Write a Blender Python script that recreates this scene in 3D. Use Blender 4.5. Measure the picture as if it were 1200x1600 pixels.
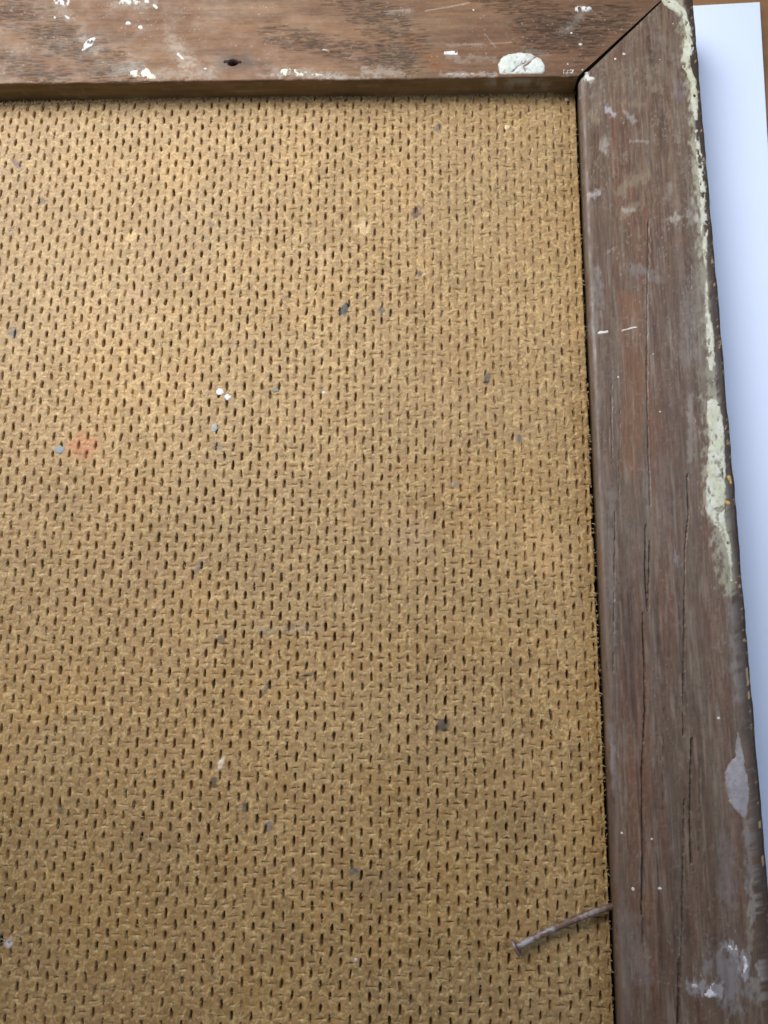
import bpy, math, numpy as np
from mathutils import Matrix, Vector

# ------------------------------------------------------------------ camera, light, exposure
for o in list(bpy.data.objects): bpy.data.objects.remove(o)
S = bpy.context.scene
COL = S.collection
MM = 0.001                                   # the scene is built at real size; helpers below take millimetres
F = 1200.0                                   # focal length in photo pixels (photo 1200 x 1600)
CAM = np.array([-30.668, -105.932, 129.040])  # camera position, mm; origin = inner top-right corner of the frame
R = np.array([[0.99939605, 0.01076728, -0.0330394], [-0.00428676, 0.98172294, 0.19026744], [0.0344842, -0.19001089, 0.98117618]])
H = 4.5                                      # the frame stands this much above the board
def at(px, py, z=0.0):
    """point of the place at height z (mm) seen at a photo pixel"""
    d = R.T @ np.array([(px-600)/F, (800-py)/F, -1.0])
    return CAM + d*((CAM[2]-z)/-d[2])

cd = bpy.data.cameras.new('camera'); cam = bpy.data.objects.new('camera', cd); COL.objects.link(cam)
cd.sensor_fit = 'VERTICAL'; cd.sensor_height = 5.65; cd.sensor_width = 4.2375; cd.lens = 5.65*0.75
cd.clip_start = 0.005; cd.clip_end = 20.0
m = Matrix(R.T.tolist()).to_4x4(); m.translation = Vector((CAM*MM).tolist()); cam.matrix_world = m
cd.dof.use_dof = True; cd.dof.focus_distance = 0.137; cd.dof.aperture_fstop = 5.0
S.camera = cam
S.render.resolution_x, S.render.resolution_y = 768, 1024

W = bpy.data.worlds.new('World'); S.world = W; W.use_nodes = True
bg = W.node_tree.nodes['Background']; bg.inputs[0].default_value = (0.80, 0.88, 1.0, 1); bg.inputs[1].default_value = 0.08
def area(name, loc, target, size, power, col):
    l = bpy.data.lights.new(name, 'AREA'); l.shape = 'RECTANGLE'; l.size, l.size_y = size; l.energy = power; l.color = col
    o = bpy.data.objects.new(name, l); COL.objects.link(o); o.location = Vector(loc)*MM
    o.rotation_euler = (Vector(target)-Vector(loc)).to_track_quat('-Z', 'Y').to_euler(); return o
key = area('window_light', (-175, 95, 185), (-84, 0, 0), (0.23, 0.23), 0.39, (1.0, 0.965, 0.91)); key.data.spread = math.radians(66)
area('room_light', (190, -30, 220), (40, -70, 0), (0.26, 0.22), 0.42, (0.76, 0.87, 1.0))
vs = S.view_settings; vs.view_transform = 'Standard'; vs.look = 'None'; vs.exposure = 0.0; vs.gamma = 1.0

# ------------------------------------------------------------------ helpers
rng = np.random.default_rng(7)
TAB = rng.random((8, 256, 256)).astype(np.float32)
def vnoise(x, y, k=0):
    xi = np.floor(x); yi = np.floor(y); fx = x-xi; fy = y-yi
    fx = fx*fx*(3-2*fx); fy = fy*fy*(3-2*fy)
    a = xi.astype(np.int64) & 255; b = yi.astype(np.int64) & 255; a1 = (a+1) & 255; b1 = (b+1) & 255; T = TAB[k % 8]
    return (T[a, b]*(1-fx)+T[a1, b]*fx)*(1-fy)+(T[a, b1]*(1-fx)+T[a1, b1]*fx)*fy
def fbm(x, y, octs=4, k=0, gain=.5):
    s = 0; amp = 1; tot = 0
    for i in range(octs):
        s = s+amp*vnoise(x*2**i+17.3*i, y*2**i+9.1*i, k+i); tot += amp; amp *= gain
    return s/tot                              # about 0..1, mean .5
def sstep(a, b, x):
    t = np.clip((x-a)/(b-a), 0, 1); return t*t*(3-2*t)
def mix(a, b, t):
    return a*(1-t[..., None])+b*t[..., None]

class Raster:
    """a map over a stretch of surface into which strokes are laid; sampled at the vertices"""
    def __init__(s, x0, x1, y0, y1, step):
        s.x0, s.y0, s.st = x0, y0, step
        s.a = np.zeros((int((x1-x0)/step)+2, int((y1-y0)/step)+2), np.float32)
    def strokes(s, x, y, ang, length, curve, amp, n=16, mode='add'):
        t = np.linspace(-.5, .5, n)[None, :]
        L = length[:, None]; th = ang[:, None]+curve[:, None]*t
        xs = x[:, None]+L*t*np.cos(th); ys = y[:, None]+L*t*np.sin(th)
        i = ((xs-s.x0)/s.st).astype(int); j = ((ys-s.y0)/s.st).astype(int)
        ok = (i >= 0) & (i < s.a.shape[0]) & (j >= 0) & (j < s.a.shape[1])
        v = np.broadcast_to(amp[:, None]*(1-(2*np.abs(t))**3), i.shape)
        if mode == 'add': np.add.at(s.a, (i[ok], j[ok]), v[ok])
        else: np.maximum.at(s.a, (i[ok], j[ok]), v[ok])
    def thick(s, axis):
        a = s.a; b = a.copy()
        if axis == 0: b[1:] = np.maximum(b[1:], a[:-1])
        else: b[:, 1:] = np.maximum(b[:, 1:], a[:, :-1])
        s.a = b; return s
    def blur(s, n=1):
        for _ in range(n):
            a = s.a
            a[1:-1] = .25*a[:-2]+.5*a[1:-1]+.25*a[2:]
            a[:, 1:-1] = .25*a[:, :-2]+.5*a[:, 1:-1]+.25*a[:, 2:]
        return s
    def get(s, x, y):
        fx = np.clip((x-s.x0)/s.st-.5, 0, s.a.shape[0]-1.01); fy = np.clip((y-s.y0)/s.st-.5, 0, s.a.shape[1]-1.01)
        i = fx.astype(int); j = fy.astype(int); u = fx-i; v = fy-j; a = s.a
        return (a[i, j]*(1-u)+a[i+1, j]*u)*(1-v)+(a[i, j+1]*(1-u)+a[i+1, j+1]*u)*v

def quads(nu, nv):
    i = np.arange(nu*nv).reshape(nu, nv)
    return np.stack([i[:-1, :-1], i[1:, :-1], i[1:, 1:], i[:-1, 1:]], -1).reshape(-1, 4)
def build(name, V, Q, C, mat, parent=None, smooth=True):
    """one mesh object from points in mm, faces (n,3 or 4) and a colour per point"""
    V = np.asarray(V, np.float32); Q = np.asarray(Q, np.int32)
    used = np.zeros(len(V), bool); used[Q.ravel()] = True
    idx = np.cumsum(used)-1; V = V[used]; Q = idx[Q].astype(np.int32)
    k = Q.shape[1]
    me = bpy.data.meshes.new(name)
    me.vertices.add(len(V)); me.vertices.foreach_set('co', (V*MM).ravel())
    me.loops.add(Q.size); me.loops.foreach_set('vertex_index', Q.ravel())
    me.polygons.add(len(Q)); me.polygons.foreach_set('loop_start', np.arange(0, Q.size, k, dtype=np.int32))
    me.polygons.foreach_set('use_smooth', np.full(len(Q), smooth))
    me.update(calc_edges=True)
    if C is not None:
        C = np.asarray(C, np.float32); C = np.broadcast_to(C, (len(used), 3))[used]
        at_ = me.color_attributes.new('tint', 'FLOAT_COLOR', 'POINT')
        at_.data.foreach_set('color', np.concatenate([np.clip(C, 0.004, .95), np.ones((len(C), 1), np.float32)], 1).astype(np.float32).ravel())
    me.materials.append(mat)
    o = bpy.data.objects.new(name, me); COL.objects.link(o)
    if parent is not None: o.parent = parent
    return o
def tag(o, label=None, cat=None, group=None, kind=None):
    for k, v in (('label', label), ('category', cat), ('group', group), ('kind', kind)):
        if v: o[k] = v
    return o

def material(name, rough=.7, spec=.3, bump=(), vary=(), coat=0.0, color=None, metal=0.0, rough_var=0.0):
    """vertex tint or a plain colour, broken up by noise nodes; bump = [(scale, strength, distance_mm, stretch)]"""
    M = bpy.data.materials.new(name); M.use_nodes = True; nt = M.node_tree; N = nt.nodes; L = nt.links
    b = N['Principled BSDF']; b.inputs['Roughness'].default_value = rough; b.inputs['Specular IOR Level'].default_value = spec
    b.inputs['Coat Weight'].default_value = coat; b.inputs['Coat Roughness'].default_value = .35; b.inputs['Metallic'].default_value = metal
    tc = N.new('ShaderNodeTexCoord')
    def noise(scale, stretch, detail=4):
        mp = N.new('ShaderNodeMapping'); mp.inputs['Scale'].default_value = stretch; L.new(tc.outputs['Object'], mp.inputs['Vector'])
        t = N.new('ShaderNodeTexNoise'); t.inputs['Scale'].default_value = scale; t.inputs['Detail'].default_value = detail
        L.new(mp.outputs[0], t.inputs['Vector']); return t.outputs['Fac']
    if color is None:
        a = N.new('ShaderNodeVertexColor'); a.layer_name = 'tint'; col = a.outputs['Color']
    else:
        a = N.new('ShaderNodeRGB'); a.outputs[0].default_value = (*color, 1); col = a.outputs[0]
    for sc, lo, hi, st in vary:
        mr = N.new('ShaderNodeMapRange'); mr.inputs['From Min'].default_value = .3; mr.inputs['From Max'].default_value = .7
        mr.inputs['To Min'].default_value = lo; mr.inputs['To Max'].default_value = hi; L.new(noise(sc, st), mr.inputs['Value'])
        mx = N.new('ShaderNodeVectorMath'); mx.operation = 'SCALE'; L.new(col, mx.inputs[0]); L.new(mr.outputs[0], mx.inputs['Scale']); col = mx.outputs[0]
    L.new(col, b.inputs['Base Color'])
    if rough_var:
        mr = N.new('ShaderNodeMapRange'); mr.inputs['From Min'].default_value = .3; mr.inputs['From Max'].default_value = .7
        mr.inputs['To Min'].default_value = rough-rough_var; mr.inputs['To Max'].default_value = rough+rough_var
        L.new(noise(350, (1, 1, 1)), mr.inputs['Value']); L.new(mr.outputs[0], b.inputs['Roughness'])
    nrm = None
    for sc, strength, dist, st in bump:
        bp = N.new('ShaderNodeBump'); bp.inputs['Strength'].default_value = strength; bp.inputs['Distance'].default_value = dist*MM
        L.new(noise(sc, st, 6), bp.inputs['Height'])
        if nrm: L.new(nrm, bp.inputs['Normal'])
        nrm = bp.outputs[0]
    if nrm: L.new(nrm, b.inputs['Normal'])
    return M

M_board = material('hardboard', .56, .47, bump=[(3500, .5, .10, (1, 1, 1))], vary=[(2600, .80, 1.2, (1, 1, 1))])
M_fibre = material('wood_fibre', .7, .35)
M_wood_x = material('rail_wood_along_x', .60, .32, bump=[(1500, .5, .12, (.12, 1, 1))], vary=[(1400, .84, 1.16, (.08, 1, 1))], rough_var=.14)
M_wood_y = material('rail_wood_along_y', .50, .42, bump=[(1500, .5, .12, (1, .12, 1))], vary=[(1400, .86, 1.14, (1, .08, 1))], rough_var=.14)
M_paint = material('old_paint', .55, .4, bump=[(1200, .4, .10, (1, 1, 1))], vary=[(900, .93, 1.06, (1, 1, 1))])
M_card = material('white_card', .6, .35, color=(.64, .73, .96), bump=[(900, .1, .03, (1, 1, 1))], vary=[(40, .985, 1.01, (1, 1, 1))])
M_card_edge = M_card
M_table = material('table_wood', .5, .4, color=(.20, .105, .048), bump=[(400, .2, .1, (.1, 1, 1))], vary=[(120, .75, 1.2, (.06, 1, 1)), (700, .9, 1.1, (.05, 1, 1))])
M_nail = material('nail_steel', .62, .45, metal=.25, bump=[(2500, .5, .06, (1, 1, 1))], rough_var=.1)

# ------------------------------------------------------------------ what it all lies on
def slab(name, poly, z0, z1, mat, nsub=1, parent=None):
    P = np.array(poly, float); n = len(P)
    import bmesh
    bm = bmesh.new()
    lo = [bm.verts.new((p[0]*MM, p[1]*MM, z0*MM)) for p in P]; hi = [bm.verts.new((p[0]*MM, p[1]*MM, z1*MM)) for p in P]
    bm.faces.new(hi); bm.faces.new(lo[::-1])
    for i in range(n): bm.faces.new((lo[i], lo[(i+1) % n], hi[(i+1) % n], hi[i]))
    bmesh.ops.bevel(bm, geom=list(bm.edges), offset=.12*MM if abs(z1-z0) < 3 else .8*MM, segments=2, affect='EDGES')
    me = bpy.data.meshes.new(name); bm.to_mesh(me); bm.free(); me.materials.append(mat)
    o = bpy.data.objects.new(name, me); COL.objects.link(o); o.parent = parent; return o
ZC = -9.6                                    # top of the card
table = slab('table', [(-420, -520), (330, -520), (330, 300), (-420, 300)], ZC-28, ZC-.95, M_table)
tag(table, 'brown wooden table showing past the top and right edge of the white card', 'table')
c1, c2, c3 = at(1088, 8, ZC), at(1187.5, 2.5, ZC), at(1200, 220, ZC)
tdir = (c1-c2)/np.linalg.norm(c1-c2); rdir = (c3-c2)/np.linalg.norm(c3-c2)
p = [c2, c2+tdir*205, c2+tdir*203+rdir*290, c2+rdir*290]
card = slab('white_card', [(q[0], q[1]) for q in p], ZC-.9, ZC, M_card)
tag(card, 'bluish white sheet of card lying under the right side of the wooden frame', 'card')

# ------------------------------------------------------------------ the frame: four mitred rails
frame = bpy.data.objects.new('picture_frame', None); COL.objects.link(frame)
tag(frame, 'worn dark wooden picture frame seen from the back, mitred corner, spattered with old white paint', 'picture frame')
BX0, BY0 = -196.0, -262.0                    # far inner corner of the frame, outside the picture
def x_out(y): return 22.0+(15.9-y)*.007
def hrail(x, y):                              # the slightly uneven back face of the rails
    return H+.16*(fbm(x/9, y/9, 3, 1)-.5)+.05*(fbm(x/1.1, y/1.1, 3, 3)-.5)
def pxp(L, z=H): return np.array([at(a, b, z)[:2] for a, b in L])
def seg_dist(x, y, P, w=None):
    """distance to a polyline; with w, distance minus the local half width"""
    best = np.full(x.shape, 1e9)
    for i in range(len(P)-1):
        a, b = P[i], P[i+1]; d = b-a; L2 = (d@d)+1e-9
        t = np.clip(((x-a[0])*d[0]+(y-a[1])*d[1])/L2, 0, 1)
        e = np.hypot(x-a[0]-t*d[0], y-a[1]-t*d[1])
        if w is not None: e = e-(w[i]*(1-t)+w[i+1]*t)
        best = np.minimum(best, e)
    return best

# --- right rail
RX0, RX1, RY0, RY1 = -1.5, 26, -175, 26
Rg = Raster(RX0, RX1, RY0, RY1, .08)          # grain dashes, positive = dark pore
n = 7000
Rg.strokes(rng.uniform(-1, 24, n), rng.uniform(-172, 24, n), np.full(n, math.pi/2)+rng.normal(0, .02, n), rng.uniform(1, 7, n), rng.normal(0, .02, n), rng.uniform(.1, .6, n), 60, 'max'); Rg.thick(0)
Rl = Raster(RX0, RX1, RY0, RY1, .08)          # pale scuffs
n = 2600
Rl.strokes(rng.uniform(-1, 23, n), -172+196*rng.random(n)**.8, np.full(n, math.pi/2)+rng.normal(0, .9, n)*(rng.random(n) < .5), rng.uniform(.4, 2.6, n), rng.normal(0, .3, n), rng.uniform(.1, .5, n)*(rng.random(n) < .8), 30, 'max')
Rl.blur(1)
def dots(x0, x1, y0, y1, n, smax):
    r = Raster(x0, x1, y0, y1, .08); q = np.zeros(n)
    r.strokes(rng.uniform(x0, x1, n), rng.uniform(y0, y1, n), rng.uniform(0, 3.14, n), smax*rng.random(n)**3+.08, q, rng.uniform(.15, 1, n), 6, 'max')
    return r.thick(0).thick(1)
Rw, Rk = dots(RX0, RX1, RY0, RY1, 2600, .5), dots(RX0, RX1, RY0, RY1, 5200, .5)
cracks = [([(1013, 345), (1011, 480), (1011, 600), (1013, 700), (1016, 790)], .13, .55), ([(1009, 820), (1008, 880), (1011, 950)], .20, .8), ([(1015, 845), (1014, 900), (1012, 955)], .16, .7),
          ([(1004, 958), (1007, 1040), (1008, 1110), (1003, 1200), (1004, 1330), (1003, 1430)], .20, .8), ([(955, 600), (956, 725)], .12, .5), ([(961, 800), (960, 900), (958, 1050)], .13, .5),
          ([(1074, 740), (1076, 800), (1070, 860), (1069, 1000), (1067, 1100), (1068, 1150)], .15, .6), ([(1081, 1155), (1079, 1220), (1078, 1280), (1080, 1350)], .19, .7),
          ([(1069, 1250), (1067, 1350), (1066, 1450), (1060, 1600)], .13, .5), ([(1004, 1430), (1006, 1490)], .15, .5), ([(1015, 370), (1014, 420)], .1, .4), ([(1080, 380), (1078, 560)], .07, .3),
          ([(968, 640), (967, 800)], .07, .3), ([(1037, 1100), (1035, 1290)], .07, .3), ([(1094, 1180), (1092, 1330)], .08, .3), ([(1061, 1500), (1059, 1600)], .2, .6)]
cracks = [(pxp(a), w, d) for a, w, d in cracks]
def wear_right(x, y):
    red = fbm(x*.55+3, y*.018+.3, 4, 2); grey = fbm(x*.75, y*.03+7, 4, 4); patch = fbm(x*.16, y*.06, 3, 5)
    c = np.empty(x.shape+(3,)); c[:] = (.128, .088, .072)
    c = mix(c, np.array((.165, .080, .050)), sstep(.47, .66, red)*.6)
    c = mix(c, np.array((.070, .042, .036)), sstep(.55, .75, fbm(x*.9+40, y*.02, 4, 6))*.6)
    g = sstep(.42, .68, grey*.6+patch*.45)
    c = mix(c, np.array((.205, .180, .172)), g*.48)
    fine = fbm(x*3.2, y*.10, 4, 1); c = c*(.74+.52*fine)[..., None]
    c = c*(.66+.68*fbm(x*2.0, y*1.1, 5, 4, .75))[..., None]; c = mix(c, np.array((.145, .105, .085)), sstep(.42, .62, fbm(x*.6+20, y*.22, 4, 7))*.5)
    ob = pxp([(985, 470), (990, 600), (985, 730)]); c = mix(c, np.array((.185, .095, .052)), sstep(2.6, .8, seg_dist(x, y, ob)+1.4*(fbm(x*1.2, y*.12, 4, 6)-.5))*.75)
    c = mix(c, np.array((.25, .225, .21)), sstep(.56, .72, fbm(x*2.4+11, y*.16, 4, 3))*.45)
    # greyer, chalkier towards the mitre
    c = mix(c, np.array((.20, .165, .135)), sstep(-40, 6, y)*sstep(.38, .62, fbm(x*.5, y*.22, 4, 0))*.55)
    # the dark stained outer edge
    c = c*np.array((.83, .745, .645))
    e = x_out(y)-x
    c = mix(c, np.array((.034, .020, .017)), sstep(2.5, 1.7, e+1.0*(fbm(x*0+3, y*.25, 3, 3)-.5))*.85)
    return c
PALE, TANP, BLUP, CRM = (.33, .32, .30), (.22, .18, .12), (.27, .26, .31), (.42, .43, .33)
SMEAR_R = [([(1040, -10), (1060, 8), (1072, 30), (1076, 75), (1082, 120), (1086, 175), (1091, 250), (1098, 330), (1101, 395)], 1.1, CRM, .62), ([(1101, 390), (1105, 480), (1110, 540), (1115, 600), (1116, 640)], .8, CRM, .55), ([(1115, 630), (1119, 700), (1119, 800), (1132, 840), (1143, 910)], 1.7, CRM, .5), ([(1095, 380), (1100, 560), (1108, 640)], 1.4, (.17, .16, .13), .55),
           ([(1130, 1505), (1146, 1545)], 2.2, (.26, .26, .30), .6), ([(1085, 1541), (1122, 1548)], .9, (.40, .40, .46), .6), ([(1140, 1480), (1165, 1500), (1166, 1525)], .7, (.42, .42, .48), .65), ([(1180, 1535), (1186, 1562)], .8, (.30, .29, .28), .6), ([(1168, 1285), (1172, 1400), (1177, 1440)], .5, (.24, .23, .25), .6), ([(1148, 950), (1150, 1020), (1153, 1092)], .7, (.21, .20, .21), .6), ([(1188, 1505), (1186, 1520)], .5, (.42, .42, .48), .5),
           ([(1052, 343), (1062, 339)], .7, (.42, .41, .36), .7), ([(974, 328), (990, 328)], .3, (.42, .42, .42), .7), ([(922, 305), (934, 302)], .5, (.42, .42, .44), .7), ([(950, 172), (956, 178)], .5, (.45, .45, .5), .75), ([(916, 112), (922, 124)], .8, (.42, .42, .40), .6), ([(970, 300), (985, 285), (1010, 275)], 1.0, TANP, .75), ([(965, 335), (985, 328), (1000, 318)], .8, TANP, .6), ([(930, 185), (925, 180)], .8, TANP, .7), ([(1060, 130), (1064, 150)], .9, BLUP, .3), ([(1045, 290), (1043, 310)], .5, PALE, .35),
           ([(945, 220), (945, 235)], .7, PALE, .6), ([(1020, 140), (1030, 138)], .6, TANP, .7), ([(1000, 165), (975, 160)], .8, TANP, .6), ([(985, 220), (1010, 222)], .25, PALE, .6), ([(975, 175), (995, 190)], .35, PALE, .7), ([(1088, 320), (1085, 345)], 1.0, PALE, .55),
           ([(955, 770), (960, 1000)], .6, (.20, .19, .19), .4), ([(1010, 735), (1012, 800)], .2, BLUP, .22), ([(985, 732), (1010, 734)], .15, BLUP, .25), ([(1054, 862), (1060, 880)], .35, BLUP, .5), ([(935, 420), (928, 520)], .7, (.27, .26, .27), .5), ([(955, 1130), (960, 1230)], .35, BLUP, .5),
           ([(1085, 440), (1075, 560)], 1.6, (.20, .185, .175), .5), ([(1030, 720), (1040, 830)], 1.2, (.18, .165, .16), .25), ([(1080, 620), (1078, 720)], .5, PALE, .4), ([(1135, 1320), (1140, 1400)], 1.3, (.19, .17, .18), .5), ([(980, 1440), (1010, 1520)], 1.6, (.19, .17, .18), .4), ([(1175, 1380), (1172, 1480)], .5, (.30, .28, .24), .5), ([(1030, 60), (1060, 100)], 1.0, (.25, .23, .2), .4), ([(950, 395), (962, 385)], .3, PALE, .5), ([(990, 420), (1030, 435)], .9, (.22, .21, .22), .5)]
def make_right():
    s = []                                    # profile across: (kind, value)
    zs = [-9.4, -6, -3.2, -1.2, .4, 1.6, 2.5, 3.2]
    inner = [(.85-.85*((z+9.4)/12.6)**1.5*1.0, z) for z in zs]
    r = 1.0; arc = [(r-r*math.cos(a), H-r+r*math.sin(a)) for a in np.linspace(0.05, math.pi/2, 7)]
    inner = [(max(0, .8-.8*max(0, (z+1)/4.2)), z) for z in zs]
    prof = inner+arc
    tops = np.arange(r+.14, 22.0-1.2, .145)
    ts = np.linspace(RY0, 0, 1250)            # along: y for the inner edge, stretched up to the mitre
    nP = len(prof); nT = len(tops); r2 = 1.1
    X = np.zeros((nP+nT+9, len(ts))); Z = np.zeros_like(X); Y = np.zeros_like(X)
    frac = (ts-RY0)/(-RY0)
    for k in range(X.shape[0]):
        if k < nP: xx = prof[k][0]+0*ts; z = prof[k][1]
        elif k < nP+nT: xx = tops[k-nP]+0*ts; z = None
        else:
            q = k-nP-nT
            if q < 6:
                a = q/5*math.pi/2; off = 1.1*(1-math.sin(a)); xx = None; z = H-r2+r2*math.cos(a)
            else: off = 0; xx = None; z = [1.5, -4, -9.4][q-6]
        if xx is None:
            yy = ts
            xx = x_out(ts)-off
        ye = xx-.05-.82*np.clip(1-xx/19, 0, 1)**.9*(1 if not np.isscalar(xx) else 1)   # mitre line with its gap
        yy = RY0+frac*(ye-RY0)
        if k >= nP+nT: xx = x_out(yy)-off
        X[k] = xx; Y[k] = yy
        Z[k] = hrail(xx, yy) if z is None else z
    for k in list(range(len(inner), nP))+list(range(nP+nT, nP+nT+6)):
        Z[k] += hrail(X[k], Y[k])-H
    topm = np.zeros_like(X); topm[len(inner)+3:nP+nT+5] = 1
    X[:nP] += .10*(fbm(Y[:nP]/6, Z[:nP]*0+1, 3, 2)-.5)
    X[nP+nT+2:] += .35*(fbm(Y[nP+nT+2:]/3.5, Z[nP+nT+2:]*.1, 4, 5)-.5)
    C = wear_right(X, Y)
    dark = Rg.get(X, Y); pale = Rl.get(X, Y)
    C = C*(1-.55*np.clip(dark, 0, 1))[..., None]
    C = mix(C, np.array((.30, .28, .25)), np.clip(pale*sstep(.48, .70, fbm(X*.35, Y*.12, 4, 6)), 0, .6))
    dust = sstep(.40, .66, fbm(X*.28+4, Y*.10, 4, 1)); up = .35+.65*sstep(-75, -10, Y)
    C = mix(C, np.array((.30, .285, .26)), np.clip(Rw.get(X, Y)*dust*up*1.3, 0, .75)); C = mix(C, np.array((.040, .026, .022)), np.clip(Rk.get(X, Y), 0, 1)*.5)
    C = mix(C, np.array((.21, .18, .145)), sstep(.55, .68, fbm(X*2.2, Y*1.6, 5, 6, .75))*sstep(.42, .62, fbm(X*.3+8, Y*.16, 3, 2))*up*.55)
    Z -= topm*.10*dark
    for P, w, d in cracks:
        e = seg_dist(X, Y+0*X, P)+.10*(fbm(X*2, Y*.8, 3, 1)-.5)
        wob = w*.62*(.35+1.3*fbm(Y*.5, X*0+d*10, 3, 2))
        g = sstep(wob*1.25, wob*.45, e)
        Z -= topm*d*.6*g
        C = mix(C, np.array((.025, .016, .014)), g*.65)
    for L, w, col, amt in SMEAR_R:
        g = sstep(1.5, 2.2, x_out(Y)-X)*sstep(w*1.5, w*.2, seg_dist(X, Y, pxp(L))+(.35+w)*3.0*(fbm(X*1.9, Y*1.0, 5, 2, .68)-.5)); C = mix(C, np.array(col), g*amt*(1 if col == CRM else .72))
    # inner face and rounded arris: bare worn brown
    C[:len(inner)] = np.array((.085, .060, .042))*(.7+.6*fbm(Y[:len(inner)]*.15, Z[:len(inner)]*2, 4, 3))[..., None]
    ar = slice(len(inner)+0, nP+2)
    C[ar] = mix(C[ar], np.array((.125, .10, .085)), .55*sstep(.35, .6, fbm(Y[ar]*.3, X[ar]*2, 3, 1)))
    # chips on the outer arris where pale wood shows
    oa = slice(nP+nT+1, nP+nT+6)
    chip = sstep(.66, .74, fbm(Y[oa]*1.4, X[oa]*1.4, 3, 7))
    C[oa] = mix(C[oa], np.array((.42, .31, .17)), chip*.8)
    V = np.stack([X, Y, Z], -1).reshape(-1, 3); nu, nv = X.shape
    Q = quads(nu, nv)
    # cap at the mitre
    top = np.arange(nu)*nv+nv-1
    base = len(V); k = base+np.arange(nu)                # the sawn end has points of its own: near-black tint paints in the gap's shade
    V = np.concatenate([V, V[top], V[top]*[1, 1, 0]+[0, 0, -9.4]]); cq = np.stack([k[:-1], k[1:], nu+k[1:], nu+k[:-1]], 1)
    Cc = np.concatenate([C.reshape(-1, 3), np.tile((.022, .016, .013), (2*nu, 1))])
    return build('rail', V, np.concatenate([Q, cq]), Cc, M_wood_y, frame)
rail_r = make_right(); rail_r['label'] = 'dark purplish brown upright rail with cracks and a pale paint streak along its outer edge'

# --- top rail
TX0, TX1, TY0, TY1 = -128, 26, -1.5, 26
Tg = Raster(TX0, TX1, TY0, TY1, .08)
def dashes(n, zone, lo, hi, amp):
    x = rng.uniform(-126, 24, n); y = rng.uniform(0, 24, n); keep = rng.random(n) < zone(x, y)
    x, y = x[keep], y[keep]; k = len(x)
    Tg.strokes(x, y, rng.normal(0.0, .035, k), rng.uniform(lo, hi, k), rng.normal(0, .05, k), rng.uniform(.4, 1, k)*amp, 40, 'max')
def band(A, B, w, soft):
    P = pxp([A, B])
    return lambda x, y: sstep(w+soft, w*.6, seg_dist(x, y, P))
zb = [band((-60, -30), (195, 118), 3.0, 2.2), band((10, 95), (90, 122), 1.6, 1.6), band((520, -30), (640, 75), 3.0, 2.2), band((430, 55), (640, 100), 1.5, 2.0), band((770, -20), (905, 60), 2.8, 3.0), band((840, 60), (960, 30), 2.4, 2.5)]
for z_ in zb: dashes(11000, z_, .8, 3.2, 1.0)
Tg.thick(1)
dashes(5200, lambda x, y: .55+0*x, .6, 3.5, .38)
Tl = Raster(TX0, TX1, TY0, TY1, .08); n = 900
Tl.strokes(rng.uniform(-126, 20, n), 24*rng.random(n)**1.7, rng.normal(0, .5, n), rng.uniform(.3, 2.0, n), rng.normal(0, .3, n), rng.uniform(.1, .5, n), 30, 'max'); Tl.blur(1)
Tw, Tk = dots(TX0, TX1, TY0, TY1, 2200, .5), dots(TX0, TX1, TY0, TY1, 4200, .5)
scr = [([(600, 17), (640, 15)], .16, .5), ([(665, 17), (700, 11), (733, 4)], .16, .75), ([(757, 52), (768, 66), (775, 74)], .10, .6), ([(766, 68), (800, 66)], .1, .6), ([(725, 70), (755, 68)], .12, .4), ([(430, 70), (436, 50)], .1, .15), ([(510, 78), (514, 80)], .2, .7)]
scr = [(pxp(a), w, s_) for a, w, s_ in scr]
hole = pxp([(364, 97)])[0]; hole_in = pxp([(352, 96), (376, 97)])
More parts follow.
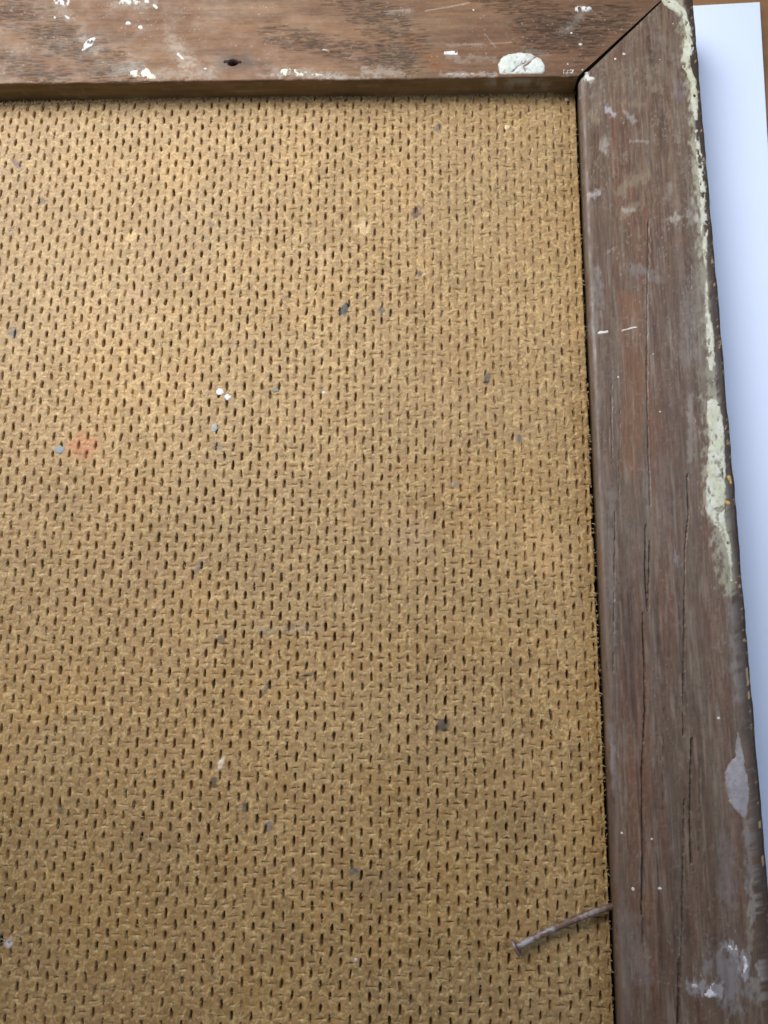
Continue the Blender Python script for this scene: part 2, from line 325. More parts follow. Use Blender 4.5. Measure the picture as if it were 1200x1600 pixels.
def make_top():
    zs = [-9.4, -5, -2, -.6, .6, 1.8, 2.8, 3.5]
    r = .35
    prof = [(0.0, z) for z in zs]+[(r-r*math.cos(a), H-r+r*math.sin(a)) for a in np.linspace(.05, math.pi/2, 6)]
    tops = np.arange(r+.14, 21.5, .145); nI = len(zs); nP = len(prof); nT = len(tops)
    ts = np.linspace(0, 1, 1020); NX = nP+nT+4
    X = np.zeros((NX, len(ts))); Y = np.zeros_like(X); Z = np.zeros_like(X)
    for k in range(NX):
        if k < nP: y0, z = prof[k]
        elif k < nP+nT: y0, z = tops[k-nP], None
        else: y0 = [21.9, 22.2, 22.2, 22.2][k-nP-nT]; z = [H-.15, H-.6, 0, -9.4][k-nP-nT]
        xe = y0-.12-.10+0*.02*y0                   # mitre
        xx = TX0+ts*(xe-TX0)
        yy = y0+.24*np.clip(-xx/108, 0, 1.2)
        X[k] = xx; Y[k] = yy; Z[k] = hrail(xx, yy) if z is None else z
    for k in range(nI, nP): Z[k] += hrail(X[k], Y[k])-H
    Y[:nP] += .22*(fbm(X[:nP]/8, Z[:nP]*.05, 3, 2)-.5)
    topm = np.zeros_like(X); topm[nI+2:nP+nT] = 1
    fl = fbm(X*.045+.12*Y, Y*.30-X*.02, 4, 2); f2 = fbm(X*.10+5, Y*.9, 4, 4)
    C = np.empty(X.shape+(3,)); C[:] = (.225, .128, .082)
    C = mix(C, np.array((.275, .165, .105)), sstep(.42, .66, fl)*.85)
    C = mix(C, np.array((.150, .080, .055)), sstep(.52, .72, f2)*.55)
    C = mix(C, np.array((.26, .215, .17)), sstep(.5, .72, fbm(X*.12, Y*.25, 4, 6))*.22)
    C = mix(C, np.array((.145, .082, .060)), sstep(-30, 8, X)*.55)          # the darker, redder end by the mitre
    o1 = pxp([(640, 60), (672, 92), (690, 112)]); C = mix(C, np.array((.24, .115, .05)), sstep(1.6, .3, seg_dist(X, Y, o1)+.8*(fbm(X, Y, 3, 1)-.5))*.6)
    C = C*np.array((.655, .60, .50))
    dark = Tg.get(X, Y); pale = Tl.get(X, Y)
    C = C*(1-.74*np.clip(dark*1.1, 0, 1))[..., None]
    C = mix(C, np.array((.30, .26, .21)), np.clip(pale*sstep(.5, .72, fbm(X*.25, Y*.4, 4, 0)), 0, .55))
    C = mix(C, np.array((.33, .30, .27)), np.clip(Tw.get(X, Y)*sstep(.42, .68, fbm(X*.12+4, Y*.25, 4, 1))*.8, 0, .5)); C = mix(C, np.array((.045, .030, .022)), np.clip(Tk.get(X, Y), 0, 1)*.35)
    C = C*(.80+.40*fbm(X*1.2, Y*2.4, 5, 3, .75))[..., None]
    Z -= topm*.13*dark
    for P, w, s_ in scr:
        g = sstep(w*1.3, w*.4, seg_dist(X, Y, P)+.12*(fbm(X*3, Y*3, 2, 2)-.5)); C = mix(C, np.array((.50, .47, .44)), g*s_*.4)
    for L, w, col, amt in [([(210, 112), (250, 116), (330, 118)], 1.0, PALE, .45), ([(180, 115), (215, 100)], 1.2, PALE, .4), ([(430, 112), (530, 118)], .8, PALE, .55), ([(570, 112), (625, 112)], .9, (.36, .33, .3), .6), ([(690, 116), (775, 117)], .5, PALE, .7), ([(700, 85), (725, 95)], .7, PALE, .45), ([(735, 90), (770, 92)], .5, PALE, .35), ([(700, 70), (760, 70)], .3, PALE, .45), ([(130, 60), (150, 80)], 1.0, PALE, .5), ([(270, 60), (290, 100)], 1.4, (.36, .33, .28), .5), ([(90, 0), (110, 30)], .9, PALE, .4), ([(180, 6), (240, 4)], 1.0, PALE, .5), ([(610, 20), (640, 16)], .5, PALE, .45), ([(880, 50), (915, 15)], .8, PALE, .35), ([(300, 95), (330, 112)], 1.2, (.34, .31, .28), .4), ([(820, 75), (850, 85)], .6, PALE, .3), ([(390, 98), (415, 104)], 1.2, (.05, .045, .06), .55), ([(400, 118), (600, 121)], .3, PALE, .5)]:
        g = sstep(w*1.5, w*.2, seg_dist(X, Y, pxp(L))+(.35+w)*3.0*(fbm(X*1.3, Y*1.9, 5, 2, .7)-.5)); C = mix(C, np.array(col), g*amt*.62)
    # old nail hole with its black halo
    e = seg_dist(X, Y, hole_in); st = sstep(3.0, .4, e+1.6*(fbm(X*.7, Y*1.4, 3, 5)-.5)); C = mix(C, np.array((.045, .036, .038)), st*.62)
    g = sstep(.75, .40, np.hypot((X-hole[0])*.72, Y-hole[1]+.10)+.2*(fbm(X*2, Y*2, 2, 2)-.5)); g2 = sstep(.26, .08, e+.15*(fbm(X*2, Y*2, 2, 3)-.5))
    Z -= topm*(3.4*g+.6*g2*(1-g)); C = mix(C, np.array((.022, .017, .016)), np.clip(g+.8*g2, 0, .95))
    # knocks in the lower arris
    kn = sstep(.60, .80, fbm(X[nI:nP+3]/2.6, Y[nI:nP+3]*.2, 3, 7)); Z[nI:nP+3] -= .14*kn
    # inner face
    fi = slice(0, nI+1)
    C[fi] = np.array((.205, .138, .070))*(.55+.9*fbm(X[fi]*.12, Z[fi]*1.6, 4, 3))[..., None]
    wash = pxp([(780, 122), (850, 120)], H); wm = sstep(0, 3.2, Z[fi])*sstep(3.5, 1, seg_dist(X[fi], Y[fi], wash))*sstep(.4, .62, fbm(X[fi]*.5, Z[fi]*.8, 3, 1))
    C[fi] = mix(C[fi], np.array((.40, .40, .36)), wm*.6)
    C[fi] = mix(C[fi], np.array((.30, .24, .16)), sstep(.60, .72, fbm(X[fi]*.35, Z[fi]*2.5, 4, 6))*.45)
    V = np.stack([X, Y, Z], -1).reshape(-1, 3); nu, nv = X.shape; Q = quads(nu, nv)
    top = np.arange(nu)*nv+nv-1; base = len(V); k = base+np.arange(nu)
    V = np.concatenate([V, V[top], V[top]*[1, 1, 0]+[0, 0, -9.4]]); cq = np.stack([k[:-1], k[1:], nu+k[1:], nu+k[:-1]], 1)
    Cc = np.concatenate([C.reshape(-1, 3), np.tile((.022, .016, .013), (2*nu, 1))])  # near-black cap colour stands in for shade inside the mitre gap
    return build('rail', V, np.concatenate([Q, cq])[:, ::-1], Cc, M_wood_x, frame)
rail_t = make_top(); rail_t['label'] = 'lighter brown rail across the top with dark open grain, a nail hole and a white paint blob'

# the rest of the frame, outside the picture: the rails run on and close the rectangle
def bar(name, poly, mat, tint):
    P = np.array(poly, float); n = len(P)
    V = np.concatenate([np.c_[P, np.full(n, -9.4)], np.c_[P, np.full(n, H-.1)]])
    Q = [[i, (i+1) % n, n+(i+1) % n, n+i] for i in range(n)]+[[n, n+1, n+2, n+3], [3, 2, 1, 0]]
    return build(name, V, Q, np.array(tint), mat, frame, False)
bar('rail', [(BX0, 0), (TX0, .2), (TX0, 22.2), (BX0-22, 22.2)], M_wood_x, (.2, .12, .08))
bar('rail', [(0, RY0), (.1, BY0), (22.5, BY0-22), (23.2, RY0)], M_wood_y, (.13, .08, .06))
bar('rail', [(BX0, BY0), (BX0, -.1), (BX0-22, 22), (BX0-22, BY0-22)], M_wood_y, (.13, .08, .06))
bar('rail', [(BX0, BY0), (BX0-22, BY0-22), (22.4, BY0-22), (0, BY0)], M_wood_x, (.16, .1, .07))

# ------------------------------------------------------------------ old paint lying on the rails
def paint(name, sd, box, thick, color, parent, step=.10, rough=.25, holes=0.0, seed=0, zf=hrail, color2=None, soft=.35, thin=.6, fq=1.1, grit=.6):
    x = np.arange(box[0], box[1], step); y = np.arange(box[2], box[3], step)
    X, Y = np.meshgrid(x, y, indexing='ij')
    d = sd(X, Y)+rough*2*(fbm(X*fq+seed, Y*fq, 5, seed, .65)-.5)
    if parent is rail_t: d = np.maximum(d, .62+.24*np.clip(-X/108, 0, 1.2)-Y+.15*(fbm(X*2, Y*0, 3, 1)-.5))
    thick = thick*.55
    if holes: d = np.maximum(d, (fbm(X*1.6+seed*3, Y*.9, 4, seed+2)-(1-holes))*3.0)
    Z = zf(X, Y)+np.where(d < 0, thick*np.sqrt(np.clip(-d/soft, 0, 1))*(.75+.5*fbm(X*.9, Y*.9, 3, seed+1)), -.12*np.clip(d/.1, 0, 1))
    Q = quads(*X.shape); dm = d.reshape(-1)[Q]; Q = Q[(dm.min(1) < 0) & (dm.max(1) < step*2.5)]
    if not len(Q): return None
    C = np.empty(X.shape+(3,)); C[:] = color
    C = mix(C, np.array(color2 if color2 is not None else color), sstep(.4, .62, fbm(X*.6, Y*.4+seed, 4, seed+3)))
    C = C*(.86+.28*fbm(X*1.8, Y*1.8, 3, seed+4))[..., None]
    C = mix(C, np.array((.22, .18, .15)), sstep(.62, .76, fbm(X*2.2+seed, Y*2.2, 4, seed+5))*grit)
    if parent in (rail_t, rail_r): C = mix(C, np.array((.20, .16, .135)), sstep(.30, .0, -d+.5*(fbm(X*2.6, Y*2.6+seed, 4, seed+6)-.5))*thin)
    return build(name, np.stack([X, Y, Z], -1).reshape(-1, 3), Q, C.reshape(-1, 3), M_paint, parent)
def poly_sd(P):
    def f(x, y):
        n = len(P); ins = np.zeros(x.shape, bool)
        for i in range(n):
            a, b = P[i], P[(i+1) % n]
            c = ((a[1] > y) != (b[1] > y)) & (x < (b[0]-a[0])*(y-a[1])/(b[1]-a[1]+1e-12)+a[0]); ins ^= c
        e = seg_dist(x, y, np.concatenate([P, P[:1]])); return np.where(ins, -e, e)
    return f
def bbox(P, mrg): return (P[:, 0].min()-mrg, P[:, 0].max()+mrg, P[:, 1].min()-mrg, P[:, 1].max()+mrg)
def streak(name, L, thick, color, parent, seed, color2=None, holes=.32, rough=.3):
    P = pxp([q[:2] for q in L]); w = np.array([q[2] for q in L])*.5/9.2*(.6 if name.endswith('speck') else .92)
    return paint(name, lambda x, y: seg_dist(x, y, P, w), bbox(P, w.max()+.8), thick, color, parent, .09 if name.endswith('speck') else .10, rough, holes, seed, color2=color2, grit=.3, thin=.35 if name.endswith('speck') else .6)
WH, CR, GR = (.56, .57, .55), (.47, .48, .37), (.28, .27, .30)
def blobP(L): return pxp(L)
B1 = blobP([(778, 101), (783, 91), (794, 85), (812, 82), (830, 84), (845, 92), (852, 103), (851, 113), (842, 118.5), (815, 120.5), (790, 121), (780, 114)])
crk2 = pxp([(838, 88), (826, 99), (818, 104), (822, 112)]); bp = poly_sd(B1); crk = pxp([(800, 112), (812, 102), (820, 98), (822, 95)])
pb = paint('paint_blob', lambda x, y: np.maximum(bp(x, y), .045+.05*fbm(x*3, y*3, 2, 1)-np.minimum(seg_dist(x, y, crk), seg_dist(x, y, crk2))), bbox(B1, .8), .30, (.56, .585, .60), rail_t, .085, .16, 0, 3, color2=(.50, .55, .53), soft=.7)
pb['label'] = 'large white half-round blob of paint by the inner edge'
ps = streak('paint_streak', [(1038, -14, 26), (1047, 4, 24), (1066, 18, 13), (1073, 36, 10), (1076, 52, 13), (1076, 75, 19), (1070, 97, 17), (1083, 127, 11), (1085, 165, 13), (1087, 186, 6)], .16, CR, rail_r, 1, (.52, .54, .46), .32, .34)
streak('paint_streak', [(1089, 205, 6), (1092, 244, 11), (1097, 281, 11), (1099, 330, 10), (1101, 357, 12), (1101, 391, 7), (1104, 430, 3), (1105, 481, 5), (1109, 515, 12), (1111, 560, 14), (1116, 592, 6)], .13, (.52, .53, .46), rail_r, 2, (.50, .52, .45), .38, .34)
streak('paint_streak', [(1114, 632, 20), (1117, 655, 25), (1121, 690, 25), (1119, 727, 29), (1118, 770, 32), (1118, 798, 30), (1129, 827, 14), (1138, 855, 10), (1142, 883, 6), (1143, 908, 2)], .2, (.54, .57, .51), rail_r, 4, (.48, .50, .40), .27, .30)
gp = pxp([(1153, 1143), (1160, 1171), (1166, 1205), (1170, 1222), (1169, 1267), (1164, 1281), (1152, 1267), (1138, 1253), (1135, 1228), (1133, 1208), (1139, 1194), (1149, 1182)])
g_ = paint('paint_patch', poly_sd(gp), bbox(gp, .8), .14, (.29, .28, .32), rail_r, .09, .30, .16, 5, color2=(.24, .23, .26)); g_['label'] = 'grey flake of paint near the lower outer edge'
streak('paint_streak', [(1164, 1497, 5), (1166, 1510, 8), (1163, 1520, 4)], .15, (.66, .67, .74), rail_r, 3, holes=.2)
streak('paint_patch', [(1084, 1540, 7), (1087, 1541, 6)], .12, (.62, .62, .68), rail_r, 5, holes=.3)
streak('paint_patch', [(1104, 1554, 7), (1117, 1548, 10), (1120, 1537, 6)], .12, (.58, .58, .66), rail_r, 6, holes=.5, rough=.6)
streak('paint_patch', [(1140, 1480, 6), (1147, 1481, 9), (1152, 1483, 5)], .12, (.66, .66, .72), rail_r, 2, holes=.42, rough=.4)
streak('paint_patch', [(917, 114, 5), (917, 124, 10), (926, 123, 7)], .12, (.60, .60, .56), rail_r, 3, holes=.35)
# top rail
streak('paint_patch', [(132, 76, 9), (140, 67, 16), (146, 62, 10)], .2, (.60, .62, .62), rail_t, 3, holes=.36, rough=.4)
streak('paint_patch', [(90, 0, 18), (103, 2, 18)], .14, (.56, .56, .62), rail_t, 5, holes=.4, rough=.4)
streak('paint_patch', [(186, 3, 10), (205, 3, 14), (228, 3, 16)], .14, (.46, .47, .46), rail_t, 6, holes=.58, rough=.4)
streak('paint_patch', [(208, 114, 14), (225, 115, 22), (238, 119, 14)], .13, (.56, .56, .48), rail_t, 1, holes=.46, rough=.5)
streak('paint_patch', [(445, 112, 14), (462, 114, 16), (500, 117, 6), (525, 117, 5)], .1, (.52, .53, .45), rail_t, 2, holes=.45, rough=.4)
streak('paint_patch', [(696, 83, 8), (712, 83, 9)], .1, (.62, .62, .66), rail_t, 4, holes=.3)
streak('paint_patch', [(700, 116, 4), (735, 117, 7), (772, 118, 6)], .1, (.46, .46, .42), rail_t, 7, holes=.55)
streak('paint_patch', [(903, 13, 10), (918, 13, 11)], .1, (.60, .60, .62), rail_t, 2, holes=.45, rough=.5)
streak('paint_patch', [(884, 112, 8), (896, 112, 9)], .1, (.5, .5, .5), rail_t, 1, holes=.4)
for L in ([(93, 0, 3), (97, 5, 6)], [(85, 27, 6)]*2, [(102, 24, 5), (107, 28, 8)], [(200, 36, 13), (203, 37, 10)], [(219, 43, 12), (221, 44, 10)], [(241, 8, 7), (245, 12, 8)], [(278, 84, 6), (286, 92, 5)], [(321, 107, 7)]*2, [(447, 38, 4)]*2, [(893, 51, 7)]*2, [(907, 69, 8)]*2, [(887, 100, 6)]*2, [(910, 109, 7)]*2, [(740, 15, 5)]*2, [(753, 14, 4)]*2, [(505, 77, 5), (513, 79, 4)]):
    streak('paint_speck', list(L), .12, (.56, .57, .57), rail_t, int(L[0][0]) % 7, holes=.25, rough=.24)
for L in ([(962, 92, 6)]*2, [(975, 84, 7)]*2, [(1052, 37, 5)]*2, [(1031, 93, 4)]*2, [(936, 520, 7), (949, 518, 6)], [(972, 516, 3), (995, 511, 4)], [(1021, 553, 4)]*2, [(966, 589, 5)]*2, [(989, 1389, 9)]*2, [(1030, 1388, 7), (1033, 1388, 5)], [(972, 1302, 5)]*2, [(1018, 1311, 4)]*2, [(1123, 1122, 7)]*2, [(1032, 643, 4)]*2, [(944, 635, 3)]*2):
    streak('paint_speck', list(L), .1, (.64, .64, .63), rail_r, int(L[0][0]) % 7, holes=.1, rough=.18)
for L in ([(1139, 746, 8), (1142, 754, 6)], [(1133, 783, 9), (1138, 786, 11)], [(1149, 910, 6)]*2, [(1133, 670, 4)]*2):
    o = streak('rust_speck', list(L), .15, (.52, .31, .05), rail_r, int(L[0][1]) % 7, holes=.15, rough=.25)

# ------------------------------------------------------------------ the hardboard with the print of a wire screen
LAT = np.array([[-64.914, -46.9641], [-.0008, 63.9512], [.4994, -1.2956], [.0969, -.6035], [61.066, -.7278], [-.5448, .0871], [-.3374, .2329], [.2529, -.4773], [.1076, -.3161], [-.3175, -.4758]])
def lat_xy(u, v):                              # screen coordinates (wires at whole numbers) -> mm on the board
    a, b = u*1.5/60, v*1.5/60
    T = [a**i*b**j for i in range(4) for j in range(4-i)]
    return sum(t*c[0] for t, c in zip(T, LAT)), sum(t*c[1] for t, c in zip(T, LAT))
U0, U1, V0, V1 = -38, 45, -79, 32
du = np.array([-.44, -.33, -.235, -.175, -.125, -.05, .05, .125, .175, .235, .33]); dv = np.array([-.45, -.37, -.27, -.16, -.095, -.03, .03, .095, .16, .27, .37])
us = (np.arange(U0, U1)[:, None]+du[None]).ravel(); vs_ = (np.arange(V0, V1)[:, None]+dv[None]).ravel()
UU, VV = np.meshgrid(us, vs_, indexing='ij')
iu = np.round(UU).astype(int); iv = np.round(VV).astype(int); DU = UU-iu; DV = VV-iv
def cell(lo, hi, k):                           # a random number per knuckle
    t = np.random.default_rng(100+k).random((U1-U0+4, V1-V0+4)); return (lo+(hi-lo)*t)[iu-U0+1, iv-V0+1]
X, Y = lat_xy(UU, VV)
X = X+.34*(fbm(UU*.9, VV*.9, 2, 1)-.5)+.5*(fbm(UU*.12, VV*.12, 2, 3)-.5)*.5; Y = Y+.36*(fbm(UU*.9+50, VV*.9, 2, 2)-.5)
even = ((iu+iv) % 2 == 0)
zone = sstep(-75, -35, X)*.55+sstep(-30, -120, Y)*.55        # the weft shows more low and to the right
zone = np.clip(zone+.4*(fbm(X/25, Y/25, 3, 4)-.5), 0, 1)
# warp knuckle: deep narrow slot
hw = cell(.110, .152, 1); hl = cell(.36, .46, 2); dp = cell(.50, .85, 3)*(.8+.4*fbm(X/12, Y/12, 3, 2)); lean = cell(-.12, .12, 4)
dp = dp*(1-.38*sstep(-62, -20, X)*sstep(-115, -50, Y)); weak = cell(0, 1, 12); dp = np.where(weak < .08, dp*.45, dp)
e = np.abs((DU-lean*DV*.5)/hw)**2.4+np.abs(DV/hl)**3.0
e = e*(1+.5*(fbm(UU*5, VV*5, 2, 6)-.5))
xe = .20+.16*(fbm(Y/5, Y*0, 4, 5)-.5)+.06*(fbm(Y*2, Y*0+2, 2, 1)-.5)
dp = dp*sstep(.15, .6, xe-X)
slot = np.where(even, sstep(1.45, .55, e)*dp, 0)
# weft knuckle: faint short dash across
hw2 = cell(.055, .095, 5); hl2 = cell(.18, .40, 6); dp2 = cell(-.15, .55, 7)
e2 = np.abs(DU/hl2)**2.5+np.abs((DV+.06*(fbm(UU*3, VV*3, 2, 5)-.5))/hw2)**2.2
slot2 = np.where(~even, sstep(1.5, .4, e2)*np.clip(dp2*(.03+.72*zone), 0, .36), 0)
pil = -.055*np.exp(-(DU/.20)**2)*np.where(even, 1, .45)*np.exp(-(DV/.55)**4*0-.0)-.05*np.exp(-(DV/.16)**2)*np.where(even, 0, 1)
pil = pil+.09*(fbm(UU*1.1+9, VV*1.1, 3, 0)-.5)+.06*(fbm(UU*4.1, VV*4.1, 3, 2)-.5)
fr = Raster(-135, 8, -185, 8, .085); fd = Raster(-135, 8, -185, 8, .085); hr_ = Raster(-135, 8, -185, 8, .085)
n = 60000
fx, fy, fa, fl_, fc = rng.uniform(-134, 7, n), rng.uniform(-184, 7, n), rng.uniform(0, math.pi, n), rng.gamma(3, .45, n), rng.normal(0, .7, n)
fr.strokes(fx, fy, fa, fl_, fc, rng.uniform(.1, 1, n)**2*1.2, 22, 'max'); fr.thick(0).thick(1)
n = 34000
fd.strokes(rng.uniform(-134, 7, n), rng.uniform(-184, 7, n), rng.uniform(0, math.pi, n), rng.gamma(3, .3, n), rng.normal(0, .7, n), rng.uniform(.1, 1, n)**1.7, 16, 'max'); fd.thick(0).thick(1)
lightf, darkf = fr.get(X, Y), fd.get(X, Y)
ZB = pil+.035*lightf-.035*darkf+.5*(fbm(X/30, Y/30, 2, 6)-.5)*.3
Z = ZB-slot-slot2
C = np.empty(X.shape+(3,)); C[:] = (.372, .242, .122)
C = mix(C, np.array((.42, .268, .118)), sstep(.40, .66, fbm(X/16, Y/16, 4, 1))*.6)
C = mix(C, np.array((.30, .195, .085)), sstep(.45, .68, fbm(X/5+9, Y/5, 4, 3))*.5)
C = mix(C, np.array((.38, .265, .15)), sstep(.48, .64, fbm(X/22+40, Y/13, 3, 5))*.5)
C = mix(C, np.array((.68, .52, .30)), np.clip(lightf, 0, 1)*.72)
C = mix(C, np.array((.15, .095, .055)), np.clip(darkf, 0, 1)*.7)
C = C*(.72+.56*fbm(UU*2.6, VV*2.6, 4, 7, .7))[..., None]
# odd tones of single pits: some rusty, some inky from old dirt
odd = cell(0, 1, 9); inn = np.clip(slot/.5, 0, 1)
C = mix(C, np.array((.17, .065, .02)), inn*np.where(odd < .22, .75, 0)); C = mix(C, np.array((.05, .045, .06)), inn*np.where(odd > .80, .45, 0))
C = mix(C, np.array((.13, .075, .035)), inn*np.where((odd >= .22) & (odd <= .5), .35, 0))
C = C*np.array((.735, .70, .58))*(.84+.32*fbm(X/28+3, Y/28, 4, 2))[..., None]
# grime: many tiny specks and the marks one can point at, plus painted shading low down
def spot(px, py, rx, ry, ang, col, amt, ragged=.55):
    global C
    c = at(px, py)[:2]; q = (np.abs(X-c[0]) < 6) & (np.abs(Y-c[1]) < 6)
    x, y = X[q]-c[0], Y[q]-c[1]; ca, sa = math.cos(ang), math.sin(ang)
    d = np.hypot((x*ca+y*sa)/(rx/9.2), (-x*sa+y*ca)/(ry/8.8))+ragged*2*(fbm(X[q]*1.6, Y[q]*1.6, 3, 2)-.5)
    C[q] = mix(C[q], np.array(col), sstep(1.15, .65, d)*amt)
INK, BRN = (.035, .037, .045), (.085, .05, .03)
for a in [(650, 332, 11, 11, 0, (.085, .045, .035), .9), (540, 482, 7, 14, -.5, (.03, .04, .05), .92), (597, 485, 5, 8, 0, INK, .7), (762, 592, 5, 13, -.2, INK, .8), (692, 1132, 11, 9, .7, (.06, .045, .035), .9),
          (552, 1360, 7, 5, 0, (.05, .07, .10), .8), (128, 697, 26, 22, 0, (.40, .14, .06), .52), (135, 703, 6, 10, 0, (.40, .12, .07), .5), (26, 256, 5, 14, .75, (.10, .055, .06), .85), (683, 200, 6, 8, 0, (.08, .08, .09), .75),
          (310, 885, 4, 14, -.35, (.12, .11, .11), .6), (480, 1056, 16, 4, .5, INK, .55), (335, 1222, 6, 9, 0, (.06, .05, .04), .75), (415, 1076, 4, 12, -.5, INK, .6), (65, 315, 6, 8, 0, INK, .7), (470, 982, 34, 8, .1, (.22, .21, .20), .25),
          (420, 985, 18, 7, .1, (.20, .195, .19), .25), (344, 1000, 7, 6, 0, INK, .6), (655, 427, 6, 7, 0, INK, .8), (215, 460, 22, 18, 0, (.45, .27, .17), .25), (20, 520, 8, 12, .2, (.08, .08, .10), .65), (445, 465, 6, 4, 0, INK, .4),
          (330, 350, 7, 5, 0, INK, .5), (485, 350, 4, 6, 0, INK, .5), (810, 685, 5, 6, 0, (.07, .08, .10), .8), (767, 700, 5, 4, 0, (.1, .1, .1), .7), (710, 755, 7, 7, 0, (.16, .15, .15), .5), (340, 700, 9, 7, .2, (.09, .08, .08), .65),
          (640, 840, 40, 30, 0, (.33, .23, .14), .35), (590, 1380, 60, 24, 0, (.16, .105, .055), .5), (820, 1290, 46, 30, .3, (.17, .11, .05), .4), (240, 1310, 52, 26, 0, (.18, .115, .055), .42), (430, 1480, 50, 30, .2, (.18, .12, .06), .35), (1, 1470, 5, 9, 0, INK, .9), (12, 1474, 6, 6, 0, (.5, .5, .6), .8), (95, 1265, 5, 8, 0, INK, .6), (383, 1262, 6, 9, 0, INK, .6),  # broad brown spots paint the weaker light low on the board
          (420, 1290, 5, 9, -.5, (.13, .13, .14), .7), (345, 1192, 4, 10, -.4, (.6, .55, .48), .7), (510, 410, 12, 30, 0, (.52, .36, .2), .3), (565, 355, 14, 12, 0, (.62, .46, .28), .45), (205, 370, 10, 8, 0, (.62, .45, .2), .5),
          (250, 345, 26, 16, 0, (.30, .20, .10), .35), (850, 860, 30, 40, 0, (.44, .27, .12), .4), (900, 520, 10, 14, 0, (.46, .28, .12), .5), (790, 1230, 40, 20, 0, (.36, .22, .1), .3), (245, 1300, 14, 10, 0, (.42, .25, .11), .35)]:
    spot(*a)
sp = Raster(-135, 8, -185, 8, .085); n = 2600
sp.strokes(rng.uniform(-120, 1, n), rng.uniform(-165, 1, n), rng.normal(0, .7, n), rng.gamma(2, .22, n)+.15, rng.normal(0, .6, n), rng.uniform(.3, 1, n), 14, 'max'); sp.blur(1)
C = mix(C, np.array((.065, .058, .060)), np.clip(sp.get(X, Y)*1.2, 0, .7))
# ragged top and right edges; points past them fold down into the rebate
ye = .10+.22*np.clip(-X/110, 0, 1)-1.0*np.clip((-X-62)/50, 0, 1)**1.5+.5*(fbm(X/3.5, X*0, 4, 2)-.5)+.25*(fbm(X*2, X*0+3, 2, 4)-.5)
bey = (Y > ye)|(X > xe); Z = np.where(bey, -2.6, Z); Y = np.minimum(Y, ye); X = np.minimum(X, xe)
Q = quads(*X.shape); bq = bey.reshape(-1)[Q].all(1)
xl, yb = X.min()+.6, Y.min()+.6
Q = Q[~bq]
board = build('backing_board', np.stack([X, Y, Z], -1).reshape(-1, 3), Q, C.reshape(-1, 3), M_board)
tag(board, 'tan hardboard back panel with a woven print of small dark slots inside the frame', 'board')
V = [(BX0+.3, BY0+.3, -.4), (.3, BY0+.3, -.4), (.3, -.8, -.4), (BX0+.3, -.8, -.4)]
V = np.array(V+[(a, b, -3.0) for a, b, _ in V])*1.0; V[:4, 2] = -1.6
build('core', V, [[0, 1, 2, 3], [7, 6, 5, 4], [0, 4, 5, 1], [1, 5, 6, 2], [2, 6, 7, 3], [3, 7, 4, 0]], np.array((.25, .16, .08)), M_board, board, False)
# loose fibres standing off the surface
def fibres(name, x, y, z, ang, L, w, curve, lift, col, parent):
    n = len(x); K = 5; t = np.linspace(-.5, .5, K)
    th = ang[:, None]+curve[:, None]*t[None]
    px = x[:, None]+L[:, None]*t*np.cos(th); py = y[:, None]+L[:, None]*t*np.sin(th)
    pz = z[:, None]+lift[:, None]*(1-(2*t[None])**2)+.02
    ww = w[:, None]*np.array([.35, .9, 1, .9, .35])[None]
    nx, ny = -np.sin(th)*ww, np.cos(th)*ww
    P = np.stack([np.stack([px-nx, py-ny, pz-ww*.3], -1), np.stack([px, py, pz+ww*.8], -1), np.stack([px+nx, py+ny, pz-ww*.3], -1)], 2)   # n,K,3,3
    base = (np.arange(n)*K*3)[:, None, None]; k = np.arange(K-1)[None, :, None]*3; s = np.array([0, 1])[None, None, :]
    a = base+k+s; q = np.stack([a, a+1, a+4, a+3], -1).reshape(-1, 4)
    return build(name, P.reshape(-1, 3), q, np.repeat(col, K*3, 0), M_fibre, parent)
n = 17000
sel = rng.integers(0, X.size, n*2); fx, fy = X.ravel()[sel], Y.ravel()[sel]; fz = ZB.ravel()[sel]
ok = (slot.ravel()[sel] < .05) & (~bey.ravel()[sel]) & (rng.random(n*2) < .45+.55*sstep(-20, -110, fx)); fx, fy, fz = fx[ok][:n], fy[ok][:n], fz[ok][:n]; n = len(fx)
fc = np.array((.45, .345, .20))[None]*rng.uniform(.75, 1.30, (n, 1))
f1 = fibres('fibres', fx, fy, fz, rng.uniform(0, math.pi, n), rng.gamma(2.2, .26, n)+.2, rng.uniform(.016, .038, n), rng.normal(0, 1.0, n), rng.uniform(0, .16, n), fc, board); f1['kind'] = 'stuff'
# fuzz hanging over the sawn edges
n = 2400
ex = rng.uniform(-114, .3, n); ey = .20+.22*np.clip(-ex/110, 0, 1)-1.0*np.clip((-ex-62)/50, 0, 1)**1.5+rng.normal(0, .14, n)
n2 = 260; ex = np.r_[ex, .20+rng.normal(0, .06, n2)]; ey = np.r_[ey, rng.uniform(-166, 0, n2)]
an = np.r_[rng.normal(math.pi/2, .7, n), rng.normal(0, .7, n2)]
fc = np.array((.47, .345, .185))[None]*rng.uniform(.7, 1.25, (n+n2, 1))
f2 = fibres('edge_fuzz', ex, ey, np.r_[rng.uniform(-.5, .25, n), rng.uniform(-.5, .1, n2)], an, np.r_[rng.gamma(3, .28, n), rng.gamma(2, .13, n2)]+.25, rng.uniform(.03, .07, n+n2), rng.normal(0, 1.2, n+n2), rng.uniform(-.1, .2, n+n2), fc, board); f2['kind'] = 'stuff'
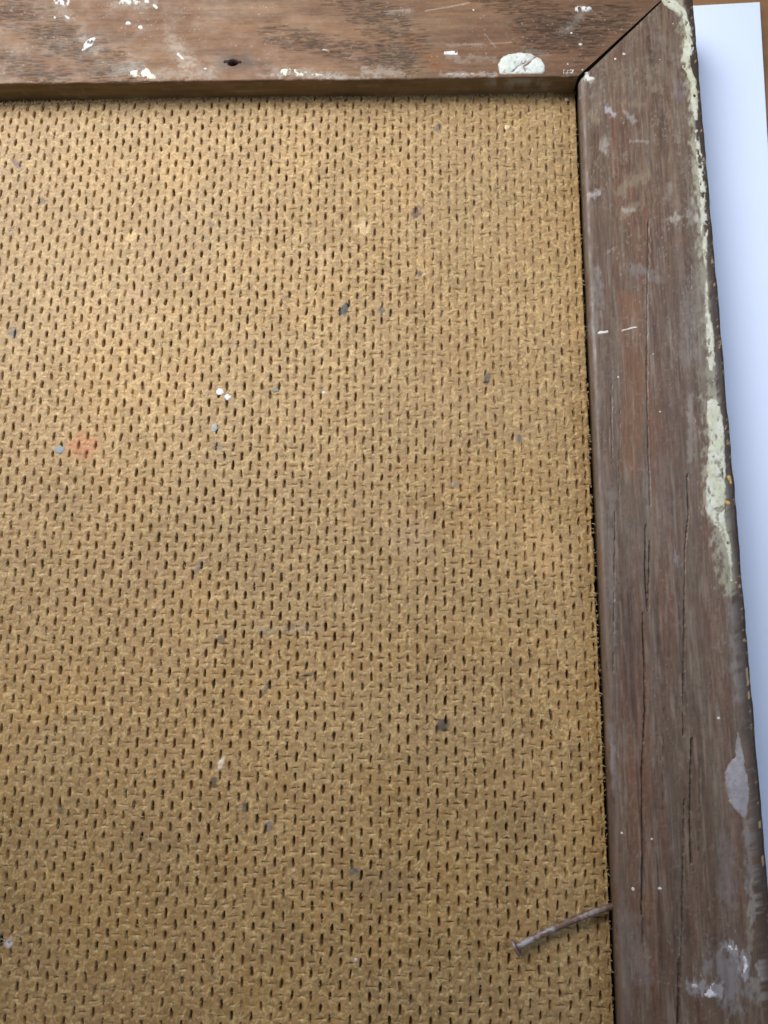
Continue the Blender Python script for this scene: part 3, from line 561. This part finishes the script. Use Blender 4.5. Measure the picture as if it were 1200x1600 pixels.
# flecks stuck to the board
flat = lambda x, y: 0*x+.02
def fleck(px, py, r, col, seed, ry=None):
    c = at(px, py)[:2]; rx_ = r/9.2; ry_ = (ry or r)/8.8
    return paint('paint_fleck', lambda x, y: (np.hypot((x-c[0])/rx_, (y-c[1])/ry_)-1)*rx_, (c[0]-1.6, c[0]+1.6, c[1]-1.6, c[1]+1.6), .12, tuple(.74*q for q in col), board, .06, .24, 0, seed, zf=flat, soft=.25, fq=2.3)
fleck(343.5, 612, 5.5, (.80, .84, .90), 1)['label'] = 'larger white fleck of the close pair'; fleck(356, 620, 4.6, (.80, .84, .90), 2)['label'] = 'smaller white fleck of the close pair'
fleck(93, 703, 8, (.25, .31, .36), 3, 6)['label'] = 'bluish grey fleck beside the red stain'; fleck(335, 668, 5, (.40, .41, .42), 4, 7); fleck(430.5, 609, 5, (.26, .25, .19), 5, 4); fleck(506, 613.5, 2.2, (.8, .8, .8), 6)
fleck(555.5, 1499.5, 2.6, (.6, .6, .7), 2); fleck(793, 199, 4.5, (.72, .58, .34), 3); fleck(885, 155, 3.0, (.75, .72, .65), 4)

# ------------------------------------------------------------------ the bent nail
nail = bpy.data.objects.new('bent_nail', None); COL.objects.link(nail)
tag(nail, 'bent rusty nail sticking out of the right rail over the hardboard', 'nail')
Pn = np.array([at(*p) for p in [(1010, 1404, 2.2), (975, 1411.5, 2.0), (957, 1416.5, 1.9), (938, 1422, 1.8), (915, 1429.5, 1.7), (890, 1439.5, 1.62), (862, 1452.5, 1.55), (835, 1466, 1.5), (806, 1480, 1.48)]])
t0 = np.linspace(0, 1, len(Pn)); tt = np.linspace(0, 1, 60)
# smooth curve through the points
Pc = np.stack([np.polyval(np.polyfit(t0, Pn[:, k], 4), tt) for k in range(3)], 1)
T = np.gradient(Pc, axis=0); T /= np.linalg.norm(T, axis=1)[:, None]
up = np.array([0, 0, 1.0]); Nn = np.cross(T, up); Nn /= np.linalg.norm(Nn, axis=1)[:, None]; Bn = np.cross(Nn, T)
K = 18; ph = np.linspace(0, 2*math.pi, K, endpoint=False)
rad = .50*(1+.10*(fbm(tt[:, None]*14+0*ph[None], ph[None]*1.0+0*tt[:, None], 3, 2)-.5)*2)
P = Pc[:, None]+rad[..., None]*(np.cos(ph)[None, :, None]*Nn[:, None]+np.sin(ph)[None, :, None]*Bn[:, None])
i = np.arange(60*K).reshape(60, K); Q = np.stack([i[:-1], np.roll(i, -1, 1)[:-1], np.roll(i, -1, 1)[1:], i[1:]], -1).reshape(-1, 4)
tg = tt[:, None]+0*ph[None]
rust = fbm(tg*22+3, np.sin(ph)[None]*1.3+0*tg, 5, 3, .75)
Cn = np.empty(rust.shape+(3,)); Cn[:] = (.135, .080, .065); Cn = mix(Cn, np.array((.30, .29, .31)), sstep(.46, .62, rust)*np.clip(.35+.75*tg, 0, 1)); Cn = mix(Cn, np.array((.10, .05, .03)), sstep(.55, .1, tg)*.7)
build('shank', P.reshape(-1, 3), Q[:, ::-1], Cn.reshape(-1, 3), M_nail, nail)
c = Pc[-1]; d = T[-1]; prof = [(.48, -.25), (.62, -.10), (1.25, .0), (1.36, .06), (1.38, .20), (1.30, .34), (.9, .40), (.0, .41)]
nn, bb = Nn[-1], Bn[-1]; K = 28; ph = np.linspace(0, 2*math.pi, K, endpoint=False)
P = np.array([[c+d*z+(r*(1+.05*math.sin(3*a+1)))*(math.cos(a)*nn+math.sin(a)*bb) for a in ph] for r, z in prof])
i = np.arange(len(prof)*K).reshape(-1, K); Q = np.stack([i[:-1], np.roll(i, -1, 1)[:-1], np.roll(i, -1, 1)[1:], i[1:]], -1).reshape(-1, 4)
Pz = P.reshape(-1, 3); hc = mix(np.tile((.13, .075, .075), (len(Pz), 1)), np.array((.36, .33, .36)), sstep(.5, .65, fbm(Pz[:, 0]*2, Pz[:, 2]*2, 3, 1)))
build('head', Pz, Q[:, ::-1], hc, M_nail, nail)
